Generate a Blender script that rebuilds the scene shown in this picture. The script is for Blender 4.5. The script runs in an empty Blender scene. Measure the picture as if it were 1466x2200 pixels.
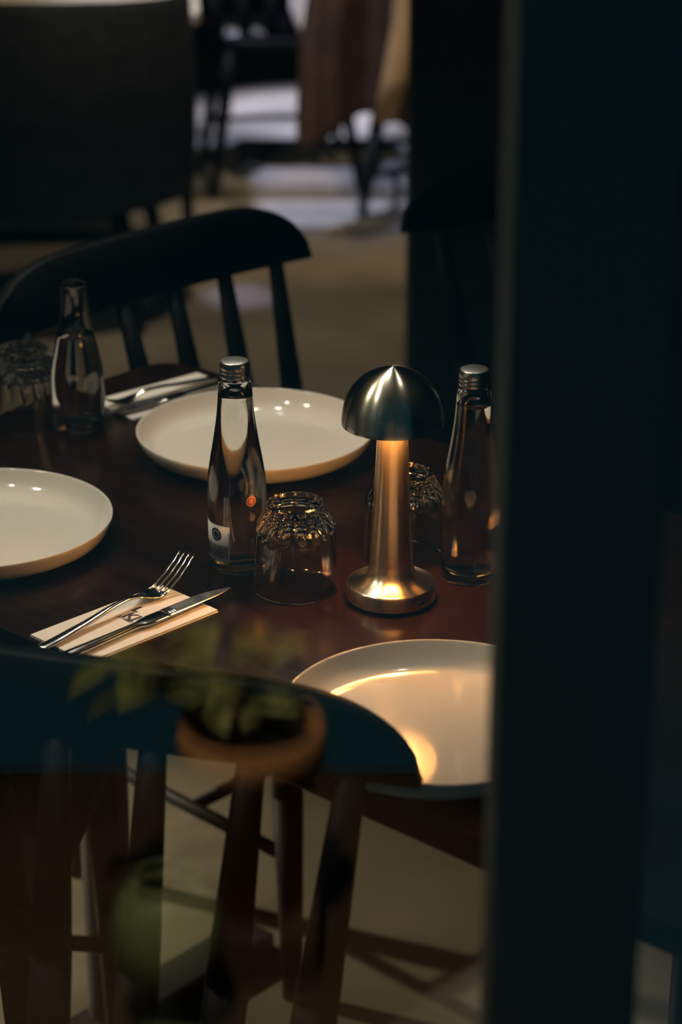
import bpy, bmesh, math, random
from mathutils import Vector, Matrix
random.seed(7)
R = math.radians
scn = bpy.context.scene
COL = scn.collection

# ------------------------------------------------------------------ camera
cam_d = bpy.data.cameras.new('camera')
cam = bpy.data.objects.new('camera', cam_d)
COL.objects.link(cam)
cam.location = (0, 0, 1.68)
cam.rotation_euler = (R(90 - 22.4), 0, 0)
cam_d.sensor_fit = 'VERTICAL'
cam_d.sensor_height = 36.0
cam_d.lens = 36.0 * 4900 / 2200
cam_d.clip_start = 0.02
cam_d.dof.use_dof = True
cam_d.dof.focus_distance = 2.215
cam_d.dof.aperture_fstop = 4.0
scn.camera = cam

# ------------------------------------------------------------------ world, exposure
w = bpy.data.worlds.new('night'); scn.world = w; w.use_nodes = True
bg = w.node_tree.nodes['Background']
bg.inputs['Color'].default_value = (0.03, 0.68, 1.0, 1)
bg.inputs['Strength'].default_value = 0.035
vs = scn.view_settings
vs.view_transform = 'Standard'; vs.look = 'None'; vs.gamma = 1.0
vs.use_curve_mapping = False; vs.exposure = 0.0
cy = scn.cycles
cy.max_bounces = 20; cy.transmission_bounces = 18; cy.transparent_max_bounces = 24
cy.glossy_bounces = 8; cy.diffuse_bounces = 4
cy.sample_clamp_indirect = 12.0; cy.use_denoising = True
cy.blur_glossy = 0.1

# ------------------------------------------------------------------ lights
def spot(name, loc, target, energy, color, size_deg, blend=0.5, radius=0.03):
    d = bpy.data.lights.new(name, 'SPOT'); o = bpy.data.objects.new(name, d)
    COL.objects.link(o)
    d.energy = energy; d.color = color; d.spot_size = R(size_deg); d.spot_blend = blend
    d.shadow_soft_size = radius
    o.location = loc
    o.rotation_euler = (Vector(target) - Vector(loc)).to_track_quat('-Z', 'Y').to_euler()
    return o
WARM = (1.0, 0.93, 0.79)
COOL = (0.66, 0.70, 1.0)
# ceiling spotlights over the laid table
spot('ceiling_spotlight', (-0.42, 3.05, 2.75), (-0.26, 2.40, 0.75), 46, WARM, 36, 0.6)
spot('ceiling_spotlight', (-0.12, 3.45, 2.75), (-0.13, 2.45, 0.75), 38, WARM, 34, 0.6)
spot('ceiling_spotlight', (-0.95, 1.75, 2.75), (-0.25, 2.10, 0.75), 30, WARM, 36, 0.6)
spot('ceiling_spotlight', (0.40, 2.70, 2.75), (0.05, 2.15, 0.75), 10, WARM, 30, 0.6)
# ceiling spotlights along the floor, and one added low lamp
spot('floor_spotlight', (-0.2, 4.9, 2.9), (-0.02, 5.0, 0), 190, (1.0, 0.82, 0.60), 50, 0.9, 0.06)
spot('floor_spotlight', (-1.9, 3.5, 1.15), (-0.46, 2.72, 0), 230, (1.0, 0.90, 0.66), 29, 0.6, 0.03)  # low unseen lamp added to brighten the floor without reaching the tabletop
spot('floor_spotlight', (-0.8, 5.7, 2.9), (-0.75, 6.1, 0), 90, (1.0, 0.82, 0.52), 40, 0.8, 0.06)
# cool light on the pale boards at the back of the room
spot('cool_spotlight', (-0.9, 5.3, 2.9), (-0.05, 6.65, 0), 420, COOL, 30, 0.7, 0.1)
spot('cool_spotlight', (-0.1, 8.9, 2.8), (-0.12, 7.6, 0), 2600, COOL, 17, 0.8, 0.05)
spot('cool_spotlight', (-0.3, 7.0, 2.9), (-0.25, 5.5, 0), 500, (0.55, 0.55, 1.0), 4.2, 0.9, 0.02)  # narrow spot added to imitate a bluish glint on the floor
spot('coat_spotlight', (0.55, 5.3, 2.9), (0.14, 6.0, 0.6), 190, (1.0, 0.74, 0.44), 26, 0.7, 0.05)
# unseen spot added indoors to brighten the terrace things mirrored in the pane
spot('terrace_fill', (-0.20, 1.75, 2.55), (-0.11, 0.86, 0.88), 260, (1.0, 0.85, 0.55), 16, 0.6, 0.03)
# unseen teal light added on the pavement, for the haze in the pane
spot('pavement_fill', (0.0, 0.55, 2.95), (0.0, -1.6, 0), 85, (0.03, 0.68, 1.0), 84, 0.9, 0.1)
# unseen point light added to brighten the walls and ceiling
pd = bpy.data.lights.new('ceiling_fill', 'POINT'); po = bpy.data.objects.new('ceiling_fill', pd); COL.objects.link(po)
pd.energy = 32; pd.color = (1.0, 0.90, 0.66); pd.shadow_soft_size = 0.08; po.location = (-1.3, 2.2, 2.5)

# ------------------------------------------------------------------ materials
def mat(name, base=(.8, .8, .8), rough=0.5, metal=0.0, spec=0.5, **kw):
    m = bpy.data.materials.new(name); m.use_nodes = True
    p = m.node_tree.nodes['Principled BSDF']
    p.inputs['Base Color'].default_value = (*base, 1)
    p.inputs['Roughness'].default_value = rough
    p.inputs['Metallic'].default_value = metal
    p.inputs['Specular IOR Level'].default_value = spec
    for k, v in kw.items():
        p.inputs[k.replace('_', ' ')].default_value = v
    return m
def noise_mix(m, c1, c2, scale, detail=4, stretch=(1, 1, 1), lo=0.35, hi=0.65, bump=0.0, rough=None):
    nt = m.node_tree; n = nt.nodes; l = nt.links
    p = n['Principled BSDF']
    tc = n.new('ShaderNodeTexCoord'); mp = n.new('ShaderNodeMapping')
    mp.inputs['Scale'].default_value = stretch
    no = n.new('ShaderNodeTexNoise'); no.inputs['Scale'].default_value = scale
    no.inputs['Detail'].default_value = detail
    cr = n.new('ShaderNodeValToRGB')
    cr.color_ramp.elements[0].position = lo; cr.color_ramp.elements[0].color = (*c1, 1)
    cr.color_ramp.elements[1].position = hi; cr.color_ramp.elements[1].color = (*c2, 1)
    l.new(tc.outputs['Object'], mp.inputs['Vector']); l.new(mp.outputs[0], no.inputs['Vector'])
    l.new(no.outputs['Fac'], cr.inputs[0]); l.new(cr.outputs[0], p.inputs['Base Color'])
    if bump:
        b = n.new('ShaderNodeBump'); b.inputs['Strength'].default_value = bump
        b.inputs['Distance'].default_value = 0.002
        l.new(no.outputs['Fac'], b.inputs['Height']); l.new(b.outputs[0], p.inputs['Normal'])
    if rough:
        mr = n.new('ShaderNodeMapRange')
        mr.inputs[3].default_value = rough[0]; mr.inputs[4].default_value = rough[1]
        l.new(no.outputs['Fac'], mr.inputs[0]); l.new(mr.outputs[0], p.inputs['Roughness'])
    return m
def brushed(name, base, rough, aniso):
    m = mat(name, base, rough, 1.0)
    nt = m.node_tree; p = nt.nodes['Principled BSDF']
    p.inputs['Anisotropic'].default_value = aniso
    p.inputs['Anisotropic Rotation'].default_value = 0.25
    t = nt.nodes.new('ShaderNodeTangent'); t.direction_type = 'RADIAL'; t.axis = 'Z'
    nt.links.new(t.outputs[0], p.inputs['Tangent'])
    return m
def glass(name, ior, color=(1, 1, 1), rough=0.0):
    m = bpy.data.materials.new(name); m.use_nodes = True
    nt = m.node_tree; nt.nodes.clear()
    o = nt.nodes.new('ShaderNodeOutputMaterial'); g = nt.nodes.new('ShaderNodeBsdfGlass')
    g.inputs['IOR'].default_value = ior; g.inputs['Color'].default_value = (*color, 1)
    g.inputs['Roughness'].default_value = rough
    nt.links.new(g.outputs[0], o.inputs['Surface'])
    return m
def emit(name, color, strength):
    m = bpy.data.materials.new(name); m.use_nodes = True
    nt = m.node_tree; nt.nodes.clear()
    o = nt.nodes.new('ShaderNodeOutputMaterial'); e = nt.nodes.new('ShaderNodeEmission')
    e.inputs['Color'].default_value = (*color, 1); e.inputs['Strength'].default_value = strength
    nt.links.new(e.outputs[0], o.inputs['Surface'])
    return m
def pane_mat():
    m = bpy.data.materials.new('window_glass'); m.use_nodes = True
    nt = m.node_tree; nt.nodes.clear()
    o = nt.nodes.new('ShaderNodeOutputMaterial'); t = nt.nodes.new('ShaderNodeBsdfTransparent')
    g = nt.nodes.new('ShaderNodeBsdfGlossy'); g.inputs['Roughness'].default_value = 0.0
    x = nt.nodes.new('ShaderNodeMixShader'); x.inputs[0].default_value = 0.07
    nt.links.new(t.outputs[0], x.inputs[1]); nt.links.new(g.outputs[0], x.inputs[2])
    nt.links.new(x.outputs[0], o.inputs['Surface'])
    return m

M = {}
M['floor'] = noise_mix(mat('stained_concrete', rough=0.42), (0.07, 0.058, 0.04), (0.15, 0.125, 0.085), 2.4, 6, lo=0.3, hi=0.7, rough=(0.3, 0.55))
M['board'] = noise_mix(mat('pale_floor_boards', rough=0.4), (0.32, 0.31, 0.30), (0.45, 0.44, 0.42), 6, 4, (0.4, 8, 1))
M['blackwall'] = noise_mix(mat('black_painted_wall', rough=0.7, spec=0.2), (0.006, 0.007, 0.008), (0.010, 0.011, 0.012), 6)
M['blackframe'] = mat('dark_window_frame', (0.13, 0.14, 0.14), 0.6, spec=0.25)
M['table'] = noise_mix(mat('dark_stained_tabletop', rough=0.2, spec=0.2), (0.0088, 0.0030, 0.0012), (0.0148, 0.0048, 0.0016), 9, 6, (1, 14, 1), rough=(0.17, 0.28))
M['chair'] = noise_mix(mat('black_stained_wood', rough=0.55, spec=0.12), (0.003, 0.003, 0.003), (0.006, 0.0055, 0.005), 10, 5, (8, 8, 1))
M['blackmetal'] = mat('black_metal', (0.008, 0.008, 0.009), 0.45, spec=0.4)
M['plate'] = noise_mix(mat('white_glaze', rough=0.07, spec=0.5), (0.66, 0.62, 0.54), (0.70, 0.66, 0.58), 3)
M['steel'] = noise_mix(mat('polished_steel', rough=0.12, metal=1.0), (0.62, 0.60, 0.56), (0.70, 0.68, 0.64), 60, rough=(0.08, 0.17))
M['blade'] = noise_mix(mat('satin_steel', rough=0.28, metal=1.0), (0.55, 0.53, 0.50), (0.62, 0.60, 0.56), 80, rough=(0.2, 0.32))
M['napkin'] = noise_mix(mat('paper_napkin', rough=0.85, spec=0.2), (0.70, 0.65, 0.58), (0.75, 0.70, 0.63), 90, bump=0.15)
M['ink'] = mat('dark_brown_ink', (0.02, 0.014, 0.012), 0.7)
M['brass'] = brushed('brushed_bronze', (0.86, 0.66, 0.46), 0.27, 0.85)
M['shade'] = brushed('brushed_nickel_bronze', (0.68, 0.63, 0.50), 0.24, 0.9)
M['reflector'] = mat('white_reflector', (0.80, 0.76, 0.68), 0.5)
M['led'] = emit('lamp_diffuser_glow', (1.0, 0.44, 0.11), 165.0)
M['rubber'] = mat('black_rubber', (0.01, 0.01, 0.01), 0.7)
M['glass'] = glass('clear_glass', 1.5, (0.985, 0.99, 0.985))
M['water'] = glass('water', 1.33, (0.99, 0.995, 0.99))
M['cap'] = noise_mix(mat('aluminium_cap', rough=0.32, metal=1.0), (0.52, 0.50, 0.46), (0.62, 0.60, 0.55), 120)
M['label'] = noise_mix(mat('paper_label', rough=0.6), (0.62, 0.60, 0.58), (0.68, 0.66, 0.64), 60)
M['blackink'] = mat('black_label_ink', (0.012, 0.014, 0.016), 0.6)
M['copper'] = mat('copper_reflection', (0.85, 0.36, 0.22), 0.3, 1.0)
M['pane'] = pane_mat()
M['uphol'] = noise_mix(mat('black_upholstery', rough=0.8, spec=0.2), (0.006, 0.007, 0.008), (0.012, 0.013, 0.014), 25, bump=0.3)
M['cream'] = noise_mix(mat('cream_tabletop', rough=0.4), (0.55, 0.48, 0.34), (0.62, 0.55, 0.40), 5)
M['leather'] = noise_mix(mat('brown_leather', rough=0.5), (0.030, 0.014, 0.006), (0.055, 0.026, 0.012), 9, bump=0.2)
M['cloth'] = noise_mix(mat('white_cloth', rough=0.9), (0.7, 0.7, 0.72), (0.78, 0.78, 0.8), 60, bump=0.2)
M['plaster'] = noise_mix(mat('warm_plaster', rough=0.9), (0.30, 0.26, 0.18), (0.38, 0.33, 0.24), 3)

# ------------------------------------------------------------------ mesh helpers
def link(name, me, m, parent=None, smooth=True, loc=None):
    if m is not None: me.materials.append(m)
    if smooth:
        for f in me.polygons: f.use_smooth = True
    o = bpy.data.objects.new(name, me); COL.objects.link(o)
    if parent is not None: o.parent = parent
    if loc is not None: o.location = loc
    return o
def bm_done(bm, name):
    bmesh.ops.recalc_face_normals(bm, faces=bm.faces)
    me = bpy.data.meshes.new(name); bm.to_mesh(me); bm.free()
    return me
def sharp(o, deg=35):
    me = o.data
    bm = bmesh.new(); bm.from_mesh(me)
    for e in bm.edges:
        if len(e.link_faces) == 2 and e.calc_face_angle(0) > R(deg): e.smooth = False
    bm.to_mesh(me); bm.free()
    return o
def lathe(bm, prof, seg=64, rfun=None, close=True, z0=0.0):
    """prof: list of (r, z); r = 0 at an end makes a pole; closed=True bridges last to first ring."""
    rings = []
    for (r, z) in prof:
        if r < 1e-6:
            rings.append([bm.verts.new((0, 0, z + z0))])
        else:
            ring = []
            for i in range(seg):
                a = 2 * math.pi * i / seg
                rr = rfun(r, z, a) if rfun else r
                ring.append(bm.verts.new((rr * math.cos(a), rr * math.sin(a), z + z0)))
            rings.append(ring)
    pairs = list(zip(rings, rings[1:]))
    if close and len(rings[0]) > 1 and len(rings[-1]) > 1: pairs.append((rings[-1], rings[0]))
    for A, B in pairs:
        for i in range(seg):
            j = (i + 1) % seg
            if len(A) == 1 and len(B) == 1: continue
            if len(A) == 1: bm.faces.new((A[0], B[i], B[j]))
            elif len(B) == 1: bm.faces.new((A[i], A[j], B[0]))
            else: bm.faces.new((A[i], A[j], B[j], B[i]))
    return bm
def smooth_prof(pts, n=6):
    """Catmull-Rom through the profile points."""
    out = []
    P = [pts[0]] + list(pts) + [pts[-1]]
    for i in range(1, len(P) - 2):
        p0, p1, p2, p3 = P[i - 1], P[i], P[i + 1], P[i + 2]
        for k in range(n):
            t = k / n
            out.append(tuple(0.5 * ((2 * p1[c]) + (-p0[c] + p2[c]) * t + (2 * p0[c] - 5 * p1[c] + 4 * p2[c] - p3[c]) * t * t
                       + (-p0[c] + 3 * p1[c] - 3 * p2[c] + p3[c]) * t ** 3) for c in range(len(p1))))
    out.append(tuple(pts[-1]))
    return out
def box(bm, x0, x1, y0, y1, z0, z1, bevel=0.0):
    vs_ = [bm.verts.new(p) for p in ((x0, y0, z0), (x1, y0, z0), (x1, y1, z0), (x0, y1, z0), (x0, y0, z1), (x1, y0, z1), (x1, y1, z1), (x0, y1, z1))]
    fs = [bm.faces.new([vs_[i] for i in q]) for q in ((0, 3, 2, 1), (4, 5, 6, 7), (0, 1, 5, 4), (1, 2, 6, 5), (2, 3, 7, 6), (3, 0, 4, 7))]
    if bevel:
        es = list({e for f in fs for e in f.edges})
        bmesh.ops.bevel(bm, geom=es, offset=bevel, segments=2, affect='EDGES', profile=0.6)
def bar(bm, p, q, r0, r1=None, seg=12, flat=1.0, side=None):
    """tapered round or oval bar from p to q"""
    r1 = r0 if r1 is None else r1
    p = Vector(p); q = Vector(q); d = (q - p).normalized()
    s = Vector(side) if side else (Vector((1, 0, 0)) if abs(d.x) < 0.9 else Vector((0, 1, 0)))
    u = (s - d * s.dot(d)).normalized(); v = d.cross(u)
    A, B = [], []
    for i in range(seg):
        a = 2 * math.pi * i / seg
        o = u * math.cos(a) + v * math.sin(a) * flat
        A.append(bm.verts.new(p + o * r0)); B.append(bm.verts.new(q + o * r1))
    for i in range(seg):
        j = (i + 1) % seg; bm.faces.new((A[i], A[j], B[j], B[i]))
    bm.faces.new(A[::-1]); bm.faces.new(B)
def loft(bm, sections):
    """sections: lists of equal numbers of points, bridged and capped"""
    rings = [[bm.verts.new(p) for p in s] for s in sections]
    n = len(rings[0])
    for A, B in zip(rings, rings[1:]):
        for i in range(n):
            j = (i + 1) % n; bm.faces.new((A[i], A[j], B[j], B[i]))
    bm.faces.new(rings[0][::-1]); bm.faces.new(rings[-1])
def props(o, label, cat, group=None):
    o['label'] = label; o['category'] = cat
    if group: o['group'] = group
    return o
def thing(name, label, cat, loc=(0, 0, 0), rz=0.0, group=None):
    o = bpy.data.objects.new(name, None); COL.objects.link(o)
    o.empty_display_size = 0.05
    o.location = loc; o.rotation_euler = (0, 0, rz)
    return props(o, label, cat, group)
def struct(o):
    o['kind'] = 'structure'; return o
def dup(root, loc, rz, label, group=None):
    r = root.copy(); COL.objects.link(r); r.location = loc; r.rotation_euler = (0, 0, rz)
    r['label'] = label
    if group: r['group'] = group
    for ch in list(root.children):
        c = ch.copy(); COL.objects.link(c); c.parent = r
        for g in ch.children:
            d = g.copy(); COL.objects.link(d); d.parent = c
    return r

# ------------------------------------------------------------------ the setting
bm = bmesh.new(); box(bm, -3.2, 3.2, 1.05, 13.2, -0.1, 0.0)
floor = struct(link('floor', bm_done(bm, 'floor'), M['floor'], smooth=False))
M['paving'] = noise_mix(mat('pale_paving', rough=0.7), (0.38, 0.37, 0.35), (0.46, 0.45, 0.42), 5)
bm = bmesh.new(); box(bm, -4, 4, -8, 1.05, -0.1, 0.0)
struct(link('pavement', bm_done(bm, 'pavement'), M['paving'], smooth=False))
# pale boards at the back, each its own piece
for k, (y0, y1, zt) in enumerate(((6.12, 6.40, 0.012), (6.56, 6.72, 0.03), (6.75, 6.89, 0.03), (6.92, 7.10, 0.03))):
    bm = bmesh.new(); box(bm, -1.6, 1.2, y0, y1, 0.0005, zt, 0.003)
    o = link('floor_board', bm_done(bm, 'floor_board'), M['board'], floor, smooth=False)
bm = bmesh.new(); box(bm, 0.128, 3.0, 4.0, 4.35, 0.0, 3.1, 0.004)
struct(link('wall_right', bm_done(bm, 'wall_right'), M['blackwall'], smooth=False))
bm = bmesh.new(); box(bm, -3.2, 3.2, 13.0, 13.2, 0.0, 3.1)
struct(link('wall_back', bm_done(bm, 'wall_back'), M['blackwall'], smooth=False))

def wall(name, x0, x1, y0, y1, z0, z1, m, bev=0.0):
    b = bmesh.new(); box(b, x0, x1, y0, y1, z0, z1, bev)
    return struct(link(name, bm_done(b, name), m, smooth=False))
wall('wall_left', -3.2, -3.0, 1.07, 13.0, 0.0, 3.1, M['blackwall'])
wall('wall_far_right', 3.0, 3.2, 1.07, 13.0, 0.0, 3.1, M['blackwall'])
wall('ceiling', -3.2, 3.2, 1.07, 4.6, 3.1, 3.2, M['plaster'])
wall('ceiling_back', -3.2, 3.2, 4.6, 13.2, 3.1, 3.2, M['blackwall'])
wall('wall_front', -3.2, -1.5, 1.07, 1.13, 0.0, 3.1, M['blackwall'])
wall('wall_front_right', 0.9, 3.2, 1.07, 1.13, 0.0, 3.1, M['blackwall'])
wall('trim_1', -1.5, 0.9, 1.07, 1.13, 2.6, 3.1, M['blackwall'])

# shop window between the photographer and the table
WY = 1.10
bm = bmesh.new(); box(bm, 0.0815, 0.165, WY - 0.03, WY + 0.03, 0.0, 2.6, 0.004)
win = struct(link('window_1', bm_done(bm, 'window_1'), M['blackframe'], smooth=False))
bm = bmesh.new(); box(bm, -1.5, 0.0815, WY - 0.004, WY + 0.004, 0.25, 2.6)
link('pane', bm_done(bm, 'pane'), M['pane'], win, smooth=False)
bm = bmesh.new(); box(bm, 0.165, 0.9, WY - 0.004, WY + 0.004, 0.25, 2.6)
link('pane', bm_done(bm, 'pane'), M['pane'], win, smooth=False)
bm = bmesh.new(); box(bm, -1.5, 0.9, WY - 0.045, WY + 0.045, 0.0, 0.25, 0.004)
link('bottom_rail', bm_done(bm, 'bottom_rail'), M['blackframe'], win, smooth=False)

# ------------------------------------------------------------------ laid table
TA = R(-42)
AX = Vector((math.cos(TA), math.sin(TA), 0)); NX = Vector((-math.sin(TA), math.cos(TA), 0))
TZ = 0.75
tab = thing('dining_table', 'dark glossy wooden table laid with plates, bottles and the small lamp', 'table', (0.029, 2.100, 0), TA)
def rounded_slab(bm, hx, hy, r, z0, z1, seg=8, ch=0.003):
    pts = []
    for (sx, sy, a0) in ((1, 1, 0), (-1, 1, 90), (-1, -1, 180), (1, -1, 270)):
        for k in range(seg + 1):
            a = R(a0 + 90 * k / seg)
            pts.append((sx * (hx - r) + r * math.cos(a), sy * (hy - r) + r * math.sin(a), math.cos(a), math.sin(a)))
    secs = []
    for (ins, z) in ((ch, z0), (0, z0 + ch), (0, z1 - ch), (ch * .3, z1 - ch * .3), (ch, z1)):
        secs.append([(x - nx * ins, y - ny * ins, z) for x, y, nx, ny in pts])
    loft(bm, secs)
bm = bmesh.new(); rounded_slab(bm, 0.64, 0.335, 0.05, TZ - 0.03, TZ)
sharp(link('tabletop', bm_done(bm, 'tabletop'), M['table'], tab), 40)
for sx in (-1, 1):
    bm = bmesh.new(); bar(bm, (sx * 0.42, 0, 0.03), (sx * 0.42, 0, TZ - 0.04), 0.03, seg=20)
    link('pedestal', bm_done(bm, 'pedestal'), M['blackmetal'], tab)
    bm = bmesh.new(); box(bm, sx * 0.42 - 0.03, sx * 0.42 + 0.03, -0.26, 0.26, 0, 0.03, 0.004)
    link('foot', bm_done(bm, 'foot'), M['blackmetal'], tab, smooth=False)
    bm = bmesh.new(); box(bm, sx * 0.42 - 0.03, sx * 0.42 + 0.03, -0.24, 0.24, TZ - 0.045, TZ - 0.03, 0.002)
    link('top_bracket', bm_done(bm, 'top_bracket'), M['blackmetal'], tab, smooth=False)

# ------------------------------------------------------------------ plates
def make_plate():
    prof = [(0.0, 0.0065), (0.10, 0.0065), (0.1135, 0.0070), (0.1200, 0.0095), (0.1265, 0.0160), (0.1312, 0.0235), (0.1335, 0.0272),
            (0.1343, 0.0283), (0.1352, 0.0282), (0.1357, 0.0270), (0.1350, 0.0235), (0.1325, 0.0165), (0.1285, 0.0105), (0.1220, 0.0062), (0.1120, 0.0040),
            (0.1060, 0.0034), (0.1050, 0.0004), (0.1035, 0.0), (0.0985, 0.0), (0.0975, 0.0012), (0.0965, 0.0030), (0.0, 0.0030)]
    bm = bmesh.new(); lathe(bm, prof, 128, close=False)
    return bm_done(bm, 'plate')
plate_me = make_plate()
def plate(x, y, label):
    o = link('dinner_plate', plate_me, M['plate'] if not plate_me.materials else None, None, loc=(x, y, TZ + 0.0003))
    return props(o, label, 'plate', 'white dinner plates on the laid table')
plate(-0.098, 2.441, 'white round dinner plate behind the bottle and the lamp, nearest the spindle chair')
plate(-0.372, 2.178, 'white round dinner plate cut by the left edge of the picture')
plate(0.083, 1.747, 'white round dinner plate in front of the lamp, catching its yellow glow')

# ------------------------------------------------------------------ lamp
def make_lamp(x, y):
    t = thing('table_lamp', 'brushed bronze mushroom table lamp glowing warm on the dark table', 'lamp', (x, y, TZ))
    bm = bmesh.new()
    lathe(bm, [(0, 0.0), (0.0405, 0.0), (0.0415, 0.001), (0.0415, 0.003), (0, 0.003)], 96, close=False)
    link('rubber_foot', bm_done(bm, 'rubber_foot'), M['rubber'], t)
    bm = bmesh.new()
    lathe(bm, [(0, 0.003), (0.0430, 0.003), (0.0437, 0.0038), (0.0438, 0.0170), (0.0432, 0.0184), (0.0424, 0.0190)] +
          smooth_prof([(0.0420, 0.0192), (0.0370, 0.0206), (0.0310, 0.0232), (0.0258, 0.0270), (0.0226, 0.0325), (0.0212, 0.0400)], 5)[1:] + [(0, 0.0400)], 96, close=False)
    b = sharp(link('base', bm_done(bm, 'base'), M['brass'], t), 40)
    bm = bmesh.new()
    lathe(bm, [(0, 0.0395)] + smooth_prof([(0.0212, 0.0395), (0.0203, 0.055), (0.0180, 0.095), (0.0158, 0.145), (0.0146, 0.172), (0.0143, 0.184)], 5) + [(0, 0.184)], 96, close=False)
    sharp(link('stem', bm_done(bm, 'stem'), M['brass'], t), 40)
    # charging socket in the side of the base
    a = R(-90 + 40)
    bm = bmesh.new(); box(bm, -0.0045, 0.0045, -0.0008, 0.0008, -0.0018, 0.0018, 0.0006)
    s = link('charging_socket', bm_done(bm, 'charging_socket'), M['rubber'], b, smooth=False)
    s.location = (0.0438 * math.cos(a), 0.0438 * math.sin(a), 0.0105); s.rotation_euler = (0, 0, a + R(90))
    # shade: dome with a small pointed crown, hollow
    outer = smooth_prof([(0.0490, 0.1835), (0.0487, 0.1890), (0.0462, 0.2030), (0.0402, 0.2165), (0.0310, 0.2270), (0.0210, 0.2335), (0.0115, 0.2373), (0.0045, 0.2393), (0.0010, 0.2399)], 6) + [(0.0, 0.2400)]
    inner = [(0.0, 0.2350), (0.0170, 0.2325), (0.0290, 0.2262), (0.0388, 0.2148), (0.0448, 0.2015), (0.0474, 0.1890), (0.0478, 0.1833)]
    bm = bmesh.new(); lathe(bm, [(0.0478, 0.1833), (0.0488, 0.1830)] + outer, 128, close=False)
    sh = sharp(link('lamp_shade', bm_done(bm, 'lamp_shade'), M['shade'], t), 50)
    bm = bmesh.new(); lathe(bm, inner, 96, close=False)
    link('shade_lining', bm_done(bm, 'shade_lining'), M['reflector'], sh)
    bm = bmesh.new(); lathe(bm, [(0.0155, 0.1880), (0.0300, 0.1880), (0.0300, 0.1910), (0.0155, 0.1910)], 64, close=True)
    link('diffuser', bm_done(bm, 'diffuser'), M['led'], t)
    return t
make_lamp(0.049, 2.034)

# ------------------------------------------------------------------ bottles
BOT = [(0.0, 0.0030), (0.018, 0.0022), (0.0235, 0.0), (0.0265, 0.0006), (0.0283, 0.0030), (0.0290, 0.0080), (0.0293, 0.0250), (0.0294, 0.0600),
       (0.0293, 0.0860), (0.0284, 0.1010), (0.0262, 0.1170), (0.0232, 0.1340), (0.0206, 0.1500), (0.0187, 0.1640), (0.0175, 0.1780), (0.0168, 0.1920), (0.0160, 0.1975), (0.0142, 0.2000), (0.0132, 0.2030), (0.0132, 0.2150)]
def inset(prof, d):
    return [(max(r - d, 0.0), z) for r, z in prof]
def make_bottle():
    t = thing('water_bottle', '', 'bottle')
    op = smooth_prof(BOT, 4)
    ip = smooth_prof([(0.0, 0.0105), (0.018, 0.0098), (0.0240, 0.0100), (0.0262, 0.0130), (0.0268, 0.0250), (0.0269, 0.0600), (0.0268, 0.0860), (0.0259, 0.1010), (0.0237, 0.1170), (0.0207, 0.1340),
                      (0.0181, 0.1500), (0.0162, 0.1640), (0.0150, 0.1780), (0.0143, 0.1920), (0.0134, 0.1975), (0.0114, 0.2000), (0.0104, 0.2030), (0.0104, 0.2150)], 4)
    bm = bmesh.new(); lathe(bm, op + ip[::-1], 72, close=False)
    link('glass_body', bm_done(bm, 'glass_body'), M['glass'], t)
    wl = 0.1855
    wp = [(r + (0.0003 if r > 0 else 0), z - 0.0003) for r, z in ip if z < wl]
    wr = wp[-1][0]
    bm = bmesh.new(); lathe(bm, wp + [(wr - 0.0002, wl + 0.0006), (wr - 0.0018, wl), (0, wl - 0.0002)], 72, close=False)
    link('water', bm_done(bm, 'water'), M['water'], t)
    # crown cap with knurled bands
    def knurl(r, z, a):
        k = 0.00032 * (0.5 + 0.5 * math.cos(a * 48))
        return r - (k if (0.2115 < z < 0.2155 or 0.2030 < z < 0.2055) else 0)
    cp = [(0.0, 0.2185), (0.0128, 0.2185), (0.0137, 0.2182), (0.0142, 0.2172), (0.0142, 0.2160), (0.0147, 0.2152), (0.0147, 0.2118), (0.0142, 0.2108), (0.0142, 0.2098), (0.0148, 0.2090), (0.0148, 0.2078),
          (0.0142, 0.2070), (0.0148, 0.2060), (0.0149, 0.2026), (0.0144, 0.2016), (0.0136, 0.2016), (0.0134, 0.2150), (0.0, 0.2160)]
    bm = bmesh.new(); lathe(bm, cp, 144, rfun=knurl, close=False)
    link('screw_cap', bm_done(bm, 'screw_cap'), M['cap'], t)
    return t
b1 = make_bottle(); b1.location = (-0.104, 2.114, TZ + 0.0003)
props(b1, 'clear glass water bottle with silver cap and barcode label, left of the lamp', 'bottle', 'capped water bottles')
b2 = dup(b1, (0.129, 2.089, TZ + 0.0003), R(50), 'clear glass water bottle with silver cap, right of the lamp against the dark frame', 'capped water bottles')
# label, barcode and emblem wrapped round the left bottle
def wrap_patch(name, m, a0, a1, z0, z1, r, parent, n=16, thick=0.0001, seg_pts=None):
    bm = bmesh.new()
    secs = []
    for i in range(n + 1):
        a = a0 + (a1 - a0) * i / n
        c, s = math.cos(a), math.sin(a)
        secs.append([((r) * c, r * s, z0), ((r + thick) * c, (r + thick) * s, z0), ((r + thick) * c, (r + thick) * s, z1), (r * c, r * s, z1)])
    loft(bm, secs)
    return link(name, bm_done(bm, name), m, parent)
RB = 0.02935
A0, A1 = R(-90 - 93), R(-90 - 13)
lab = wrap_patch('label', M['label'], A0, A1, 0.0150, 0.0535, RB + 0.0001, b1, 20)
bm = bmesh.new()
x = 0.06
rnd = random.Random(3)
bars = []
while x < 0.93:
    wd = rnd.choice((0.008, 0.008, 0.014, 0.022)); bars.append((x, min(x + wd, 0.94))); x += wd + rnd.choice((0.013, 0.015, 0.024))
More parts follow.
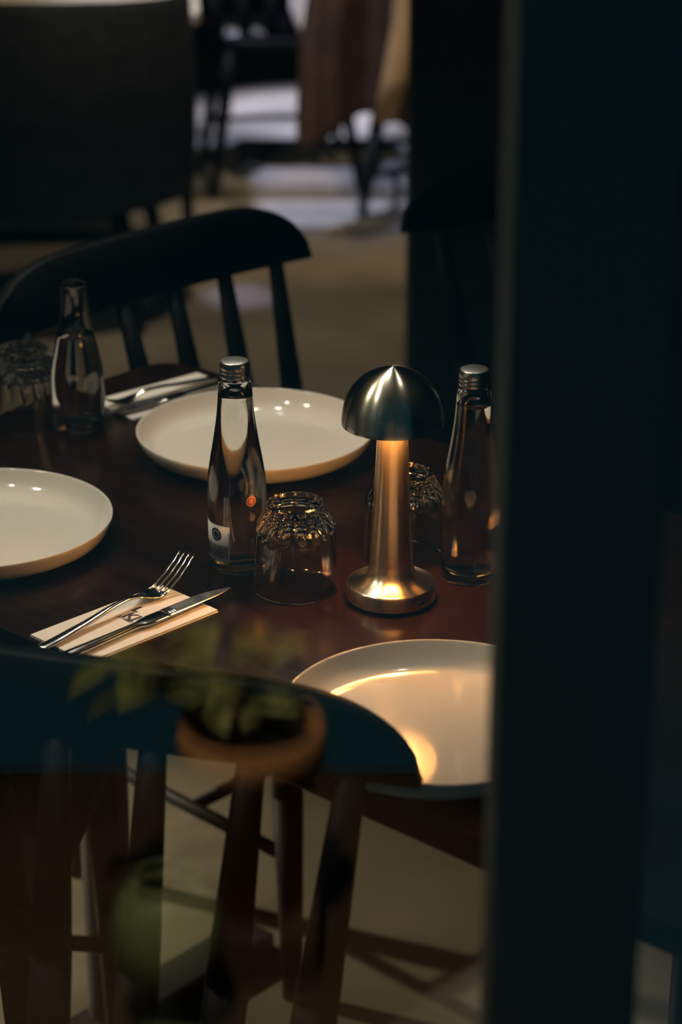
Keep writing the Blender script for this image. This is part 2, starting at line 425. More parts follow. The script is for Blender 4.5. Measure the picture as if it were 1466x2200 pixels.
for (u0, u1) in bars:
    secs = []
    for i in range(3):
        a = A0 + (A1 - A0) * (u0 + (u1 - u0) * i / 2); r = RB + 0.00021
        secs.append([(r * math.cos(a), r * math.sin(a), 0.0185), ((r + .0001) * math.cos(a), (r + .0001) * math.sin(a), 0.0185),
                     ((r + .0001) * math.cos(a), (r + .0001) * math.sin(a), 0.0325), (r * math.cos(a), r * math.sin(a), 0.0325)])
    loft(bm, secs)
link('barcode', bm_done(bm, 'barcode'), M['blackink'], lab, smooth=False)
def emblem(parent, m, ac, zc, rad, r, name):
    """black ring cut by six tangent blades into an aperture"""
    bm = bmesh.new()
    def P(u, v, off): 
        a = ac + u / r
        return ((r + off) * math.cos(a), (r + off) * math.sin(a), zc + v)
    n = 6
    for k in range(n):
        # one blade: outer arc from a0 to a1, inner edge along a chord tangent to the hole
        a0 = 2 * math.pi * k / n + 0.06; a1 = 2 * math.pi * (k + 1) / n - 0.02
        hole = 0.60 * rad
        outer = [(rad * math.cos(a0 + (a1 - a0) * i / 6), rad * math.sin(a0 + (a1 - a0) * i / 6)) for i in range(7)]
        h0 = a0 - 0.85; h1 = a1 - 0.85
        inner = [(hole * math.cos(h1 + (h0 - h1) * i / 6), hole * math.sin(h1 + (h0 - h1) * i / 6)) for i in range(7)]
        top = [bm.verts.new(P(u, v, 0.0002)) for u, v in outer]
        bot = [bm.verts.new(P(u, v, 0.0002)) for u, v in inner[::-1]]
        for i in range(6):
            bm.faces.new((top[i], top[i + 1], bot[i + 1], bot[i]))
    hole = 0.52 * rad
    c = bm.verts.new(P(0, 0, 0.0002))
    ring = [bm.verts.new(P(hole * math.cos(2 * math.pi * i / 24), hole * math.sin(2 * math.pi * i / 24), 0.0002)) for i in range(24)]
    for i in range(24): bm.faces.new((c, ring[i], ring[(i + 1) % 24]))
    return link(name, bm_done(bm, name), m, parent, smooth=False)
emblem(lab, M['blackink'], R(-90 - 44), 0.0435, 0.0068, RB + 0.0002, 'emblem')
em = emblem(b1, M['copper'], R(-90 + 31), 0.0800, 0.0056, RB - 0.0001, 'emblem'); em['label'] = 'small glass emblem coloured copper for the lamp reflected in it'  # lamp's reflection in the raised emblem, put into its colour
# ------------------------------------------------------------------ lettering
def text_mesh(body, size, extrude=0.0001, bold=0.0):
    c = bpy.data.curves.new('lettering', 'FONT'); c.body = body; c.size = size; c.extrude = extrude
    c.offset = bold; c.align_x = 'CENTER'; c.align_y = 'BOTTOM_BASELINE'
    c.resolution_u = 3
    o = bpy.data.objects.new('lettering', c); COL.objects.link(o)
    bpy.context.view_layer.update()
    me = bpy.data.meshes.new_from_object(o.evaluated_get(bpy.context.evaluated_depsgraph_get()))
    bpy.data.objects.remove(o); bpy.data.curves.remove(c)
    return me
# raised volume mark low on the glass
me = text_mesh('33cl', 0.0075, 0.0004)
for v in me.vertices:
    a = R(-90 - 2) + v.co.x / 0.0290
    r = 0.0291 + v.co.z
    z = 0.0035 + v.co.y
    v.co = Vector((r * math.cos(a), r * math.sin(a), z))
link('volume_mark', me, M['glass'], b1, smooth=False)
me = me.copy(); o = link('volume_mark', me, None, b2, smooth=False)

# ------------------------------------------------------------------ tumblers, upside down
def make_tumbler():
    t = thing('tumbler', '', 'glass')
    NF = 14
    def flute(r, z, a):
        k = 0.0
        if 0.022 < z < 0.0895:
            f = min(1, (z - 0.022) / 0.04) * min(1, (0.0895 - z) / 0.006)
            k = 0.0042 * f * abs(math.cos(a * NF / 2)) ** 0.7 
        return r - 0.0018 * (1 if 0.035 < z < 0.0895 else 0) * min(1, max(0, (z - 0.035) / 0.03)) * 0 - k * (0.9 if z > 0.06 else 0.5)
    outer = smooth_prof([(0.0418, 0.0), (0.0417, 0.02), (0.0413, 0.04), (0.0408, 0.058), (0.0398, 0.066), (0.0360, 0.0755), (0.0312, 0.0840), (0.0286, 0.0893), (0.0262, 0.0915)], 5)
    under = [(0.0235, 0.0912), (0.0222, 0.0885), (0.0, 0.0878)]
    inner = smooth_prof([(0.0, 0.0745), (0.018, 0.0742), (0.0262, 0.0722), (0.0325, 0.0670), (0.0362, 0.0600), (0.0378, 0.045), (0.0388, 0.02), (0.0396, 0.0)], 5)
    bm = bmesh.new()
    lathe(bm, outer + under, 144, rfun=flute, close=False)
    n0 = len(bm.verts)
    rings_outer0 = [v for v in bm.verts][:144]
    bm2 = bmesh.new(); lathe(bm2, inner, 144, close=False)
    tmp = bpy.data.meshes.new('t'); bm2.to_mesh(tmp); bm2.free(); bm.from_mesh(tmp); bpy.data.meshes.remove(tmp)
    bm.verts.ensure_lookup_table()
    last = [bm.verts[len(bm.verts) - 144 + i] for i in range(144)]
    mid = [bm.verts.new((0.0407 * math.cos(2 * math.pi * i / 144), 0.0407 * math.sin(2 * math.pi * i / 144), -0.0006)) for i in range(144)]
    bm.verts.ensure_lookup_table()
    for i in range(144):
        j = (i + 1) % 144
        bm.faces.new((rings_outer0[i], rings_outer0[j], mid[j], mid[i]))
        bm.faces.new((mid[i], mid[j], last[j], last[i]))
    sharp(link('glass_body', bm_done(bm, 'glass_body'), M['glass'], t), 22)
    return t
tg = make_tumbler(); tg.location = (-0.0445, 2.059, TZ + 0.0012)
props(tg, 'clear fluted tumbler upside down in front, between the labelled bottle and the lamp', 'glass', 'tumblers turned upside down')
dup(tg, (0.065, 2.138, TZ + 0.0012), R(4), 'clear fluted tumbler upside down, half hidden behind the lamp stem')
dup(tg, (-0.371, 2.536, TZ + 0.0012), R(7), 'dark-looking tumbler upside down at the far left of the table')
# carafe at the back left
t = thing('carafe', 'tall clear glass water carafe with narrow neck beside the far left tumbler', 'carafe', (-0.308, 2.522, TZ + 0.0003))
op = smooth_prof([(0, 0.003), (0.022, 0.002), (0.0275, 0.0), (0.0300, 0.003), (0.0306, 0.012), (0.0308, 0.045), (0.0300, 0.068), (0.0275, 0.085), (0.0240, 0.103), (0.0200, 0.120), (0.0172, 0.138), (0.0160, 0.160), (0.0162, 0.175)], 4)
ip = smooth_prof([(0, 0.010), (0.020, 0.010), (0.0265, 0.012), (0.0284, 0.018), (0.0287, 0.045), (0.0280, 0.068), (0.0255, 0.085), (0.0220, 0.103), (0.0180, 0.120), (0.0152, 0.138), (0.0140, 0.160), (0.0142, 0.175)], 4)
bm = bmesh.new(); lathe(bm, op + ip[::-1], 72, close=False)
link('glass_body', bm_done(bm, 'glass_body'), M['glass'], t)
wp = [(r + (0.0003 if r > 0 else 0), z - 0.0003) for r, z in ip if z < 0.118]
bm = bmesh.new(); lathe(bm, wp + [(0, wp[-1][1])], 72, close=False)
link('water', bm_done(bm, 'water'), M['water'], t)

# ------------------------------------------------------------------ napkins and cutlery (local x runs along the cutlery)
def slab_curved(bm, L, W, z0, th, lift=0.0, nx=16, ny=4, skew=0.0):
    secs = []
    for i in range(nx + 1):
        x = L * i / nx
        row_t = [(x + skew * (j / ny), W * (j / ny - 0.5), z0 + th + lift * math.sin(math.pi * j / ny) * (0.5 + 0.5 * math.sin(3.0 * x / L))) for j in range(ny + 1)]
        row_b = [(p[0], p[1], z0) for p in row_t[::-1]]
        secs.append(row_t + row_b)
    loft(bm, secs)
def make_napkin(L=0.162, W=0.086):
    t = thing('paper_napkin', '', 'napkin')
    for k, nm in enumerate(('lower_fold', 'upper_fold')):
        bm = bmesh.new(); slab_curved(bm, L, W - 0.002 * k, 0.0003 + 0.0014 * k, 0.0012, 0.0008, skew=0.0)
        sharp(link(nm, bm_done(bm, nm), M['napkin'], t), 50)
    return t
nap = make_napkin()
NA = R(45)
nap.location = (-0.2635, 1.9165, TZ); nap.rotation_euler = (0, 0, NA)
props(nap, 'cream folded paper napkin with a printed logo under the sharp fork and knife', 'napkin', 'folded paper napkins')
nap2 = dup(nap, (-0.275, 2.57, TZ), R(41), 'cream folded paper napkin out of focus behind the carafe', 'folded paper napkins')
# printed logo: reads across the napkin (towards -y local), letters stand up along +x local
def print_on(body, size, lx, ly, bold=0.0):
    me = text_mesh(body, size, 0.00008, bold)
    o = link('printed_logo', me, M['ink'], nap, smooth=False)
    o.location = (lx, ly, 0.0038); o.rotation_euler = (0, 0, R(-90))
    return o
print_on('KJ', 0.0178, 0.0865, 0.0030, 0.0006)
print_on('L', 0.0160, 0.1015, 0.0118, 0.0006)
print_on('STUDIO', 0.0058, 0.0822, 0.0030, 0.00012)
def oval(x, cy, hw, z, ht, n=12):
    return [(x, cy + hw * math.cos(2 * math.pi * i / n), z + ht * math.sin(2 * math.pi * i / n)) for i in range(n)]
def flatsec(x, cy, hw, z, ht):
    b = min(hw, ht) * 0.6
    return [(x, cy - hw + b, z + ht), (x, cy - hw, z + ht - b), (x, cy - hw, z - ht + b), (x, cy - hw + b, z - ht), (x, cy + hw - b, z - ht), (x, cy + hw, z - ht + b), (x, cy + hw, z + ht - b), (x, cy + hw - b, z + ht)]
def make_fork(L=0.205):
    t = thing('fork', '', 'fork')
    zc = [(0.0, 0.0030), (0.02, 0.0032), (0.06, 0.0060), (0.100, 0.0105), (0.122, 0.0110), (0.137, 0.0075), (0.148, 0.0045), (0.156, 0.0038), (0.166, 0.0060), (0.180, 0.0125), (0.194, 0.0215), (0.205, 0.0310)]
    def zf(x):
        for (x0, z0), (x1, z1) in zip(zc, zc[1:]):
            if x0 <= x <= x1:
                u = (x - x0) / (x1 - x0); u = u * u * (3 - 2 * u) * 0.4 + u * 0.6
                return z0 + (z1 - z0) * u
        return zc[-1][1]
    hw = [(0.0, 0.0052), (0.006, 0.0066), (0.03, 0.0062), (0.08, 0.0042), (0.115, 0.0032), (0.132, 0.0036), (0.141, 0.0080), (0.149, 0.0115), (0.158, 0.0124)]
    bm = bmesh.new(); secs = []
    xs = [0, 0.003, 0.006, 0.015, 0.03, 0.045, 0.06, 0.075, 0.09, 0.1, 0.11, 0.118, 0.126, 0.132, 0.137, 0.141, 0.145, 0.149, 0.154, 0.158, 0.162]
    for x in xs:
        for (x0, w0), (x1, w1) in zip(hw, hw[1:] + [(0.3, 0.0124)]):
            if x0 <= x <= x1: w_ = w0 + (w1 - w0) * (x - x0) / (x1 - x0); break
        ht = 0.0021 if x < 0.125 else max(0.0011, 0.0021 - (x - 0.125) * 0.06)
        secs.append(oval(x, 0, w_, zf(x), ht, 14))
    loft(bm, secs)
    link('handle', bm_done(bm, 'handle'), M['steel'], t)
    for k in range(4):
        c = (k - 1.5) * 0.0067
        bm = bmesh.new(); secs = []
        for i in range(11):
            x = 0.158 + 0.047 * i / 10
            u = i / 10
            cc = c * (1 - 0.10 * u)
            secs.append(oval(x, cc, 0.0022 * (1 - 0.55 * u ** 2) + 0.0001, zf(x), 0.0011 * (1 - 0.3 * u), 10))
        loft(bm, secs)
        link('tine', bm_done(bm, 'tine'), M['steel'], t)
    return t
def make_knife(L=0.215):
    t = thing('table_knife', '', 'knife')
    bm = bmesh.new(); secs = []
    for x, w_, ht in ((0, .0040, .0026), (.002, .0056, .0034), (.006, .0064, .0038), (.03, .0060, .0036), (.06, .0050, .0034), (.085, .0044, .0032), (.095, .0046, .0031), (.101, .0072, .0030), (.106, .0088, .0028), (.115, .0092, .0026), (.128, .0088, .0023), (.134, .0086, .0021)):
        secs.append(oval(x, 0, w_, 0.0040, ht, 14))
    loft(bm, secs)
    link('handle', bm_done(bm, 'handle'), M['steel'], t)
    for xr in (0.1335, 0.1365, 0.1395):
        bm = bmesh.new(); loft(bm, [oval(xr, 0, .0083, .0040, .0019, 14), oval(xr + .0008, 0, .0090, .0040, .0025, 14), oval(xr + .0018, 0, .0083, .0040, .0019, 14)])
        link('bolster_ring', bm_done(bm, 'bolster_ring'), M['steel'], t)
    bm = bmesh.new(); secs = []
    for i in range(15):
        u = i / 14; x = 0.132 + (L - 0.132) * u
        top = 0.0085 - 0.0015 * u if u < 0.55 else (0.0085 - 0.0015 * 0.55) * math.cos((u - 0.55) / 0.45 * 1.45) - 0.004 * ((u - .55) / .45)
        bot = -0.0083
        if u > 0.7: bot = -0.0083 + 0.0030 * ((u - 0.7) / 0.3) ** 2
        if top < bot + 0.0006: top = bot + 0.0006
        cyv = (top + bot) / 2; hwv = (top - bot) / 2
        secs.append(flatsec(x, cyv, hwv, 0.0042, 0.0010 * (1 - 0.45 * u)))
    loft(bm, secs)
    bl = sharp(link('blade', bm_done(bm, 'blade'), M['blade'], t), 30)
    return t
d = Vector((math.cos(NA), math.sin(NA), 0)); n = Vector((-math.sin(NA), math.cos(NA), 0))
NZ = TZ + 0.0036
fork = make_fork()
fork.location = (-0.280, 1.908, NZ); fork.rotation_euler = (0, 0, R(51.4))
props(fork, 'sharp steel dinner fork, tines up, on the printed napkin beside the knife', 'fork', 'table forks')
knife = make_knife()
knife.location = (-0.2575, 1.885, NZ + 0.0006); knife.rotation_euler = (0, 0, R(47.4))
props(knife, 'steel table knife on the printed napkin, its tip pointing past the corner', 'knife', 'table knives')
d2 = Vector((math.cos(R(41)), math.sin(R(41)), 0)); n2 = Vector((-d2.y, d2.x, 0))
q = Vector((-0.275, 2.57, 0)) + d2 * 0.175 + n2 * 0.004
dup(fork, (q.x, q.y, NZ), R(41 + 180), 'blurred steel fork on the napkin at the back left', 'table forks')
q = Vector((-0.275, 2.57, 0)) + d2 * 0.190 - n2 * 0.022
dup(knife, (q.x, q.y, NZ + 0.0006), R(41 + 180), 'blurred steel knife on the napkin at the back left', 'table knives')

# ------------------------------------------------------------------ spindle chairs (local +y is the way the sitter faces)
def place(o, loc, rz, label, group):
    o.location = loc; o.rotation_euler = (0, 0, rz)
    return props(o, label, 'chair', group)
def make_chair(bow=0.025, RW=0.285, RH=0.087):
    t = thing('dining_chair', '', 'chair')
    def rail_xy(u):
        return RW * u, -0.245 - bow * (1 - u * u)
    # dished seat
    bm = bmesh.new()
    pts = []
    for i in range(40):
        a = 2 * math.pi * i / 40
        ca, sa = math.cos(a), math.sin(a)
        x = 0.215 * math.copysign(abs(ca) ** 0.55, ca); y = 0.205 * math.copysign(abs(sa) ** 0.6, sa)
        pts.append((x * (1.0 + 0.06 * (y / 0.2)), y))
    secs = []
    for s, z in ((0.86, 0.418), (0.97, 0.424), (1.0, 0.436), (0.985, 0.448), (0.93, 0.453), (0.6, 0.446), (0.25, 0.443)):
        secs.append([(x * s, y * s, z) for x, y in pts])
    loft(bm, secs)
    link('seat', bm_done(bm, 'seat'), M['chair'], t)
    # crest rail, rounded at both ends
    bm = bmesh.new(); secs = []
    N = 40
    for i in range(N + 1):
        u = -1 + 2 * i / N
        u = math.copysign(1 - (1 - abs(u)) ** 1.25, u)
        x, y = rail_xy(u)
        k = max(0.0, (abs(u) - 0.50) / 0.50)
        h = RH * math.sqrt(max(0.0, 1 - k ** 2.2)) + 0.003
        th = 0.011 * (1 - 0.35 * k ** 3)
        z0 = 0.780
        rec = 0.10
        ring = []
        for (dy, zz) in ((-th, 0.004), (-th, h - 0.003 if h > .008 else h * .6), (-th * .5, h), (th * .5, h), (th, h - 0.003 if h > .008 else h * .6), (th, 0.004), (th * .5, 0), (-th * .5, 0)):
            ring.append((x, y + dy - rec * zz, z0 + zz))
        secs.append(ring)
    loft(bm, secs)
    sharp(link('crest_rail', bm_done(bm, 'crest_rail'), M['chair'], t), 60)
    for k in range(6):
        f = (k - 2.5) / 2.5
        x1, y1 = rail_xy(f * 0.79)
        bm = bmesh.new()
        p = Vector((f * 0.185, -0.150 - 0.012 * (1 - f * f), 0.440)); q = Vector((x1, y1 + 0.002, 0.786))
        m_ = p.lerp(q, 0.45)
        bar(bm, p, m_, 0.0200, 0.0195, 12, 0.45, (1, 0, 0)); bar(bm, m_, q, 0.0195, 0.0125, 12, 0.6, (1, 0, 0))
        link('spindle', bm_done(bm, 'spindle'), M['chair'], t)
    lt = {}
    for sx in (-1, 1):
        for sy in (-1, 1):
            bm = bmesh.new()
            top = Vector((sx * 0.150, sy * 0.140, 0.430)); ft = Vector((sx * 0.215, sy * 0.215, 0.0))
            m_ = top.lerp(ft, 0.4)
            bar(bm, top, m_, 0.0150, 0.0200, 14); bar(bm, m_, ft, 0.0200, 0.0130, 14)
            link('leg', bm_done(bm, 'leg'), M['chair'], t)
            lt[sx, sy] = top.lerp(ft, 0.58)
    for sx in (-1, 1):
        bm = bmesh.new(); bar(bm, lt[sx, -1], lt[sx, 1], 0.0095, seg=10)
        link('stretcher', bm_done(bm, 'stretcher'), M['chair'], t)
    bm = bmesh.new(); bar(bm, lt[-1, -1].lerp(lt[-1, 1], .5), lt[1, -1].lerp(lt[1, 1], .5), 0.0095, seg=10)
    link('stretcher', bm_done(bm, 'stretcher'), M['chair'], t)
    return t
CG = 'black spindle-back dining chairs'
ch = make_chair(); ch.location = (-0.067, 2.757, 0); ch.rotation_euler = (0, 0, R(180 + 46))
props(ch, 'black spindle-back dining chair behind the table, rail silhouetted beyond the far plate', 'chair', CG)
near = make_chair(0.0, 0.27, 0.070)
place(near, (-0.263, 1.445, 0), R(164), 'black spindle-back dining chair nearest the camera, its rail overlapping the glowing plate', CG)
dup(ch, (0.441, 3.127, 0), R(200), 'black spindle-back dining chair mostly hidden in shadow at the right, before the black wall', CG)
dup(ch, (-0.185, 6.72, 0), R(8), 'distant blurred black spindle-back chair on the pale boards, left of the brown coat', CG)
dup(ch, (0.285, 6.40, 0), R(-4), 'distant blurred black spindle-back chair with a brown coat over it', CG)

# ladder-back chair pushed under the left corner of the table
def make_ladder_back():
    t = thing('ladder_back_chair', '', 'chair')
    for sx in (-1, 1):
        bm = bmesh.new(); bar(bm, (sx * 0.205, -0.200, 0.0), (sx * 0.190, -0.215, 0.45), 0.017, 0.020, 14); bar(bm, (sx * 0.190, -0.215, 0.44), (sx * 0.178, -0.240, 0.80), 0.020, 0.014, 14)
        link('post', bm_done(bm, 'post'), M['chair'], t)
        bm = bmesh.new(); bar(bm, (sx * 0.195, 0.19, 0.0), (sx * 0.185, 0.18, 0.43), 0.015, 0.019, 14)
        link('leg', bm_done(bm, 'leg'), M['chair'], t)
    for (z0, z1) in ((0.535, 0.612), (0.640, 0.715), (0.740, 0.795)):
        bm = bmesh.new(); secs = []
        for i in range(13):
            u = -1 + i / 6
            y = -0.222 - 0.07 * (z0 - 0.45) - 0.018 * (1 - u * u); h = 0.006 * (1 - u * u)
            secs.append([(0.184 * u, y - .007, z0), (0.184 * u, y - .007, z1 + h), (0.184 * u, y + .007, z1 + h), (0.184 * u, y + .007, z0)])
        loft(bm, secs)
        sharp(link('slat', bm_done(bm, 'slat'), M['chair'], t), 40)
    bm = bmesh.new(); rounded_slab(bm, 0.215, 0.215, 0.03, 0.435, 0.465)
    sharp(link('seat', bm_done(bm, 'seat'), M['chair'], t), 40)
    for sy in (-0.205, 0.18):
        bm = bmesh.new(); box(bm, -0.18, 0.18, sy - 0.009, sy + 0.009, 0.405, 0.436, 0.002)
        link('apron', bm_done(bm, 'apron'), M['chair'], t, smooth=False)
        bm = bmesh.new(); bar(bm, (-0.195, sy, 0.17), (0.195, sy, 0.17), 0.010, seg=10)
        link('stretcher', bm_done(bm, 'stretcher'), M['chair'], t)
    return t
lb = make_ladder_back()
place(lb, (-0.485, 2.155, 0), R(-7), 'black ladder-back chair at the left edge behind the nearest chair, pushed under the table', None)

# ------------------------------------------------------------------ background furniture
# coat draped over the distant chair
def draped(name, W, zt, zb, depth, folds, seed, m, amp=0.018, nx=40, nz=24, th=0.006):
    rr = random.Random(seed)
    ph = [rr.uniform(0, 6.28) for _ in range(4)]
    bm = bmesh.new()
    def P(i, j, off):
        u = i / nx; v = j / nz
        x = (u - 0.5) * W * (0.86 + 0.22 * v + 0.03 * math.sin(6 * v + ph[0]))
        z = zt + (zb + 0.05 * math.sin(7 * u + ph[1]) * 1 - zt) * v
        y = -depth * min(1, v * 6) ** 0.5 - amp * v ** 0.4 * math.sin(folds * u * 6.28 + ph[2] + 1.3 * v) - 0.35 * amp * math.sin(2.3 * folds * u * 6.28 + ph[3])
        return (x, y + off, z)
    F = [[bm.verts.new(P(i, j, -th)) for j in range(nz + 1)] for i in range(nx + 1)]
    B = [[bm.verts.new(P(i, j, 0)) for j in range(nz + 1)] for i in range(nx + 1)]
    for i in range(nx):
        for j in range(nz):
            bm.faces.new((F[i][j], F[i][j + 1], F[i + 1][j + 1], F[i + 1][j])); bm.faces.new((B[i][j], B[i + 1][j], B[i + 1][j + 1], B[i][j + 1]))
        for j in (0, nz): bm.faces.new((F[i][j], F[i + 1][j], B[i + 1][j], B[i][j]))
    for j in range(nz):
        for i in (0, nx): bm.faces.new((F[i][j], F[i][j + 1], B[i][j + 1], B[i][j]))
    return link(name, bm_done(bm, name), m)
ct = thing('coat', 'brown leather coat draped over a distant chair beside the black wall', 'coat', (0.115, 6.03, 0), R(-4))
o = draped('coat_body', 0.44, 0.885, 0.30, 0.02, 2.2, 5, M['leather'], 0.03); o.parent = ct
bm = bmesh.new()
pts = [(0.06, -0.060, 0.86), (0.075, -0.085, 0.74), (0.065, -0.090, 0.60), (0.035, -0.085, 0.46), (0.005, -0.080, 0.34)]
secs = []
for i, (x, y, z) in enumerate(pts):
    r = (0.042, 0.045, 0.042, 0.036, 0.030)[i]
    secs.append([(x + r * math.cos(2 * math.pi * k / 14), y + 0.6 * r * math.sin(2 * math.pi * k / 14), z) for k in range(14)])
loft(bm, secs)
M['tan'] = noise_mix(mat('lit_leather', rough=0.5), (0.50, 0.34, 0.17), (0.60, 0.41, 0.21), 9)  # lit fold of the brown coat, its light put into a paler colour
o = link('sleeve', bm_done(bm, 'sleeve'), M['tan'], ct); o['label'] = 'sleeve coloured tan for a lit fold'
# white cloth hanging on the rail of the distant left chair
wc = draped('white_cloth', 0.10, 0.872, 0.535, 0.03, 1.2, 9, M['cloth'], 0.010, 16, 12, 0.004)
wc.location = (-0.085, 6.375, 0.0)
props(wc, 'small white cloth hanging over the rail of the distant left chair', 'cloth')
# white menu card standing in for reflected light on the seat edge
bm = bmesh.new(); box(bm, -0.065, 0.065, -0.05, 0.05, -0.002, 0.002, 0.0008)
mc = link('glint_card', bm_done(bm, 'glint_card'), M['cloth'], smooth=False)
mc.location = (-0.29, 6.60, 0.4562); mc.rotation_euler = (0, 0, R(12))
props(mc, 'slim white menu card standing in for reflected light on the seat of the distant left chair', 'glint')

# tub chair at the left, back to the camera
tc_ = thing('tub_chair', 'black upholstered tub chair with high back at the upper left, behind the spindle chair', 'chair', (-0.715, 5.45, 0), R(-3))
bm = bmesh.new(); secs = []
for i in range(33):
    a = R(180 + 20 + 140 * i / 32) if False else R(170 + 200 * i / 32)
    ro, ri = 0.36, 0.30
    ca, sa = math.cos(a), math.sin(a)
    hz = 0.76 + 0.03 * max(0, -sa)
    secs.append([(ro * ca, ro * sa * 0.95, 0.30), (ro * 1.02 * ca, ro * 1.02 * sa * 0.95, 0.5), (ro * ca, ro * sa * 0.95, hz - 0.02), ((ro - .02) * ca, (ro - .02) * sa * .95, hz),
                 ((ri + .02) * ca, (ri + .02) * sa * .95, hz), (ri * ca, ri * sa * .95, hz - 0.02), (ri * ca, ri * sa * .95, 0.30)])
loft(bm, secs)
sharp(link('backrest', bm_done(bm, 'backrest'), M['uphol'], tc_), 50)
bm = bmesh.new(); lathe(bm, [(0, 0.28), (0.29, 0.28), (0.305, 0.30), (0.30, 0.43), (0.28, 0.455), (0, 0.46)], 40, close=False)
link('seat_cushion', bm_done(bm, 'seat_cushion'), M['uphol'], tc_)
for sx in (-1, 1):
    for sy in (-1, 1):
        bm = bmesh.new(); bar(bm, (sx * 0.20, sy * 0.20, 0.30), (sx * 0.25, sy * 0.25, 0), 0.024, 0.015, 12)
        link('leg', bm_done(bm, 'leg'), M['chair'], tc_)
for sy in (-1, 1):
    bm = bmesh.new(); bar(bm, (-0.235, sy * 0.235, 0.10), (0.235, sy * 0.235, 0.10), 0.012, seg=10)
    link('stretcher', bm_done(bm, 'stretcher'), M['chair'], tc_)
# distant table with cream top
dt = thing('side_table', 'distant table with a cream top behind the tub chair, at the top left', 'table', (-0.75, 6.27, 0), R(4))
bm = bmesh.new(); rounded_slab(bm, 0.36, 0.36, 0.04, 0.595, 0.625)
sharp(link('tabletop', bm_done(bm, 'tabletop'), M['cream'], dt), 40)
for sx in (-1, 1):
    for sy in (-1, 1):
        bm = bmesh.new(); bar(bm, (sx * 0.30, sy * 0.30, 0.596), (sx * 0.32, sy * 0.32, 0), 0.02, 0.016, 12)
        link('leg', bm_done(bm, 'leg'), M['chair'], dt)

# ------------------------------------------------------------------ terrace table outside the window (seen mirrored in the pane)
M['terrace'] = noise_mix(mat('terrace_wood', rough=0.5), (0.05, 0.03, 0.018), (0.08, 0.045, 0.025), 8, 4, (1, 10, 1))
M['terracotta'] = noise_mix(mat('terracotta', rough=0.85), (0.42, 0.19, 0.07), (0.50, 0.24, 0.09), 14, bump=0.2)
M['leaf'] = noise_mix(mat('leaf_green', rough=0.5), (0.16, 0.19, 0.05), (0.24, 0.26, 0.09), 18)
M['greenglaze'] = noise_mix(mat('green_glaze', rough=0.35), (0.17, 0.22, 0.10), (0.24, 0.28, 0.13), 10)
M['soil'] = mat('soil', (0.02, 0.014, 0.01), 0.9)
tt = thing('terrace_table', 'small wooden terrace table outside the window, only mirrored in the pane', 'table', (-0.12, 0.78, 0))
bm = bmesh.new(); rounded_slab(bm, 0.26, 0.20, 0.05, 0.765, 0.79)
sharp(link('tabletop', bm_done(bm, 'tabletop'), M['terrace'], tt), 40)
bm = bmesh.new(); bar(bm, (0, 0, 0.02), (0, 0, 0.77), 0.025, seg=16)
link('pedestal', bm_done(bm, 'pedestal'), M['blackmetal'], tt)
bm = bmesh.new(); lathe(bm, [(0, 0), (0.18, 0), (0.18, 0.012), (0.03, 0.022), (0, 0.022)], 32, close=False)
link('foot', bm_done(bm, 'foot'), M['blackmetal'], tt)
sd = thing('plant_stand', 'low wooden block under the terracotta pot, mirrored in the pane', 'stand', (-0.060, 0.84, 0.79))
bm = bmesh.new(); rounded_slab(bm, 0.045, 0.045, 0.008, 0.0, 0.04)
sharp(link('block', bm_done(bm, 'block'), M['terrace'], sd), 40)
pp = thing('potted_plant', 'leafy plant in a small terracotta pot mirrored in the window pane', 'plant', (-0.060, 0.84, 0.83))
bm = bmesh.new(); lathe(bm, [(0, 0), (0.034, 0), (0.044, 0.110), (0.049, 0.111), (0.050, 0.136), (0.045, 0.138), (0.043, 0.123), (0, 0.123)], 40, close=False)
link('pot', bm_done(bm, 'pot'), M['terracotta'], pp)
bm = bmesh.new(); lathe(bm, [(0, 0.128), (0.041, 0.126), (0.042, 0.122), (0, 0.122)], 24, close=False)
link('soil', bm_done(bm, 'soil'), M['soil'], pp)
rr = random.Random(11)
leaf_me = None
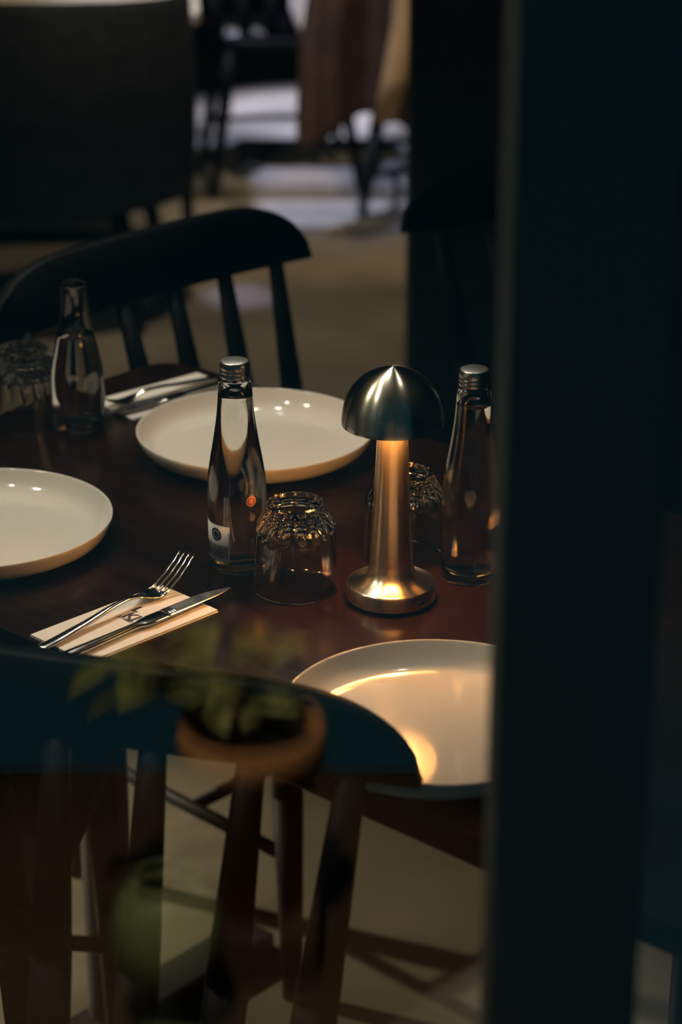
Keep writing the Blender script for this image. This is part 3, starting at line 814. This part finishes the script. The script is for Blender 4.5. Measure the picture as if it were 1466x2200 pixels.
bm = bmesh.new()
for i in range(7):
    pass
secs = []
for i in range(7):
    u = i / 6
    wv = 0.013 * math.sin(math.pi * min(1, u * 0.93 + 0.05)) ** 0.8 + 0.0006
    z = 0.030 * u - 0.030 * u * u
    secs.append([(0.055 * u, -wv, z + 0.003), (0.055 * u, 0, z), (0.055 * u, wv, z + 0.003), (0.055 * u, wv, z + 0.0022), (0.055 * u, 0, z - 0.0008), (0.055 * u, -wv, z + 0.0022)])
loft(bm, secs)
leaf_me = bm_done(bm, 'leaf'); leaf_me.materials.append(M['leaf'])
for f in leaf_me.polygons: f.use_smooth = True
bm = bmesh.new()
tips = []
for k in range(6):
    a = rr.uniform(0, 6.28); q = Vector((0.045 * math.cos(a) - 0.045, 0.02 * math.sin(a), 0.165 + 0.03 * rr.random()))
    bar(bm, (0.008 * math.cos(a), 0.008 * math.sin(a), 0.124), q, 0.0016, 0.0009, 6); tips.append(q)
link('stem', bm_done(bm, 'stem'), M['leaf'], pp)
for k in range(34):
    q = tips[k % 6]; base = Vector((q.x * .2, q.y * .2, 0.127)).lerp(q, rr.uniform(0.45, 1.0))
    o = bpy.data.objects.new('leaf', leaf_me); COL.objects.link(o); o.parent = pp
    o.location = base; o.rotation_euler = (rr.uniform(-.5, .5), rr.uniform(-.9, .3), rr.uniform(0, 6.28))
    o.scale = (rr.uniform(.7, 1.0),) * 3
gp = thing('disc_globe', 'round green glazed globe on a foot, added for the green disc mirrored in the pane', 'candle holder', (-0.112, 0.945, 0.79))  # globe added so the pane mirrors a green disc
bm = bmesh.new(); lathe(bm, [(0, 0), (0.021, 0), (0.020, 0.004)] + smooth_prof([(0.008, 0.012), (0.007, 0.036), (0.016, 0.046), (0.031, 0.060), (0.0365, 0.082), (0.033, 0.103), (0.023, 0.117), (0.020, 0.119)], 4) + [(0.018, 0.117), (0.030, 0.101), (0.034, 0.082), (0.029, 0.064), (0, 0.052)], 40, close=False)
link('globe', bm_done(bm, 'globe'), M['greenglaze'], gp)
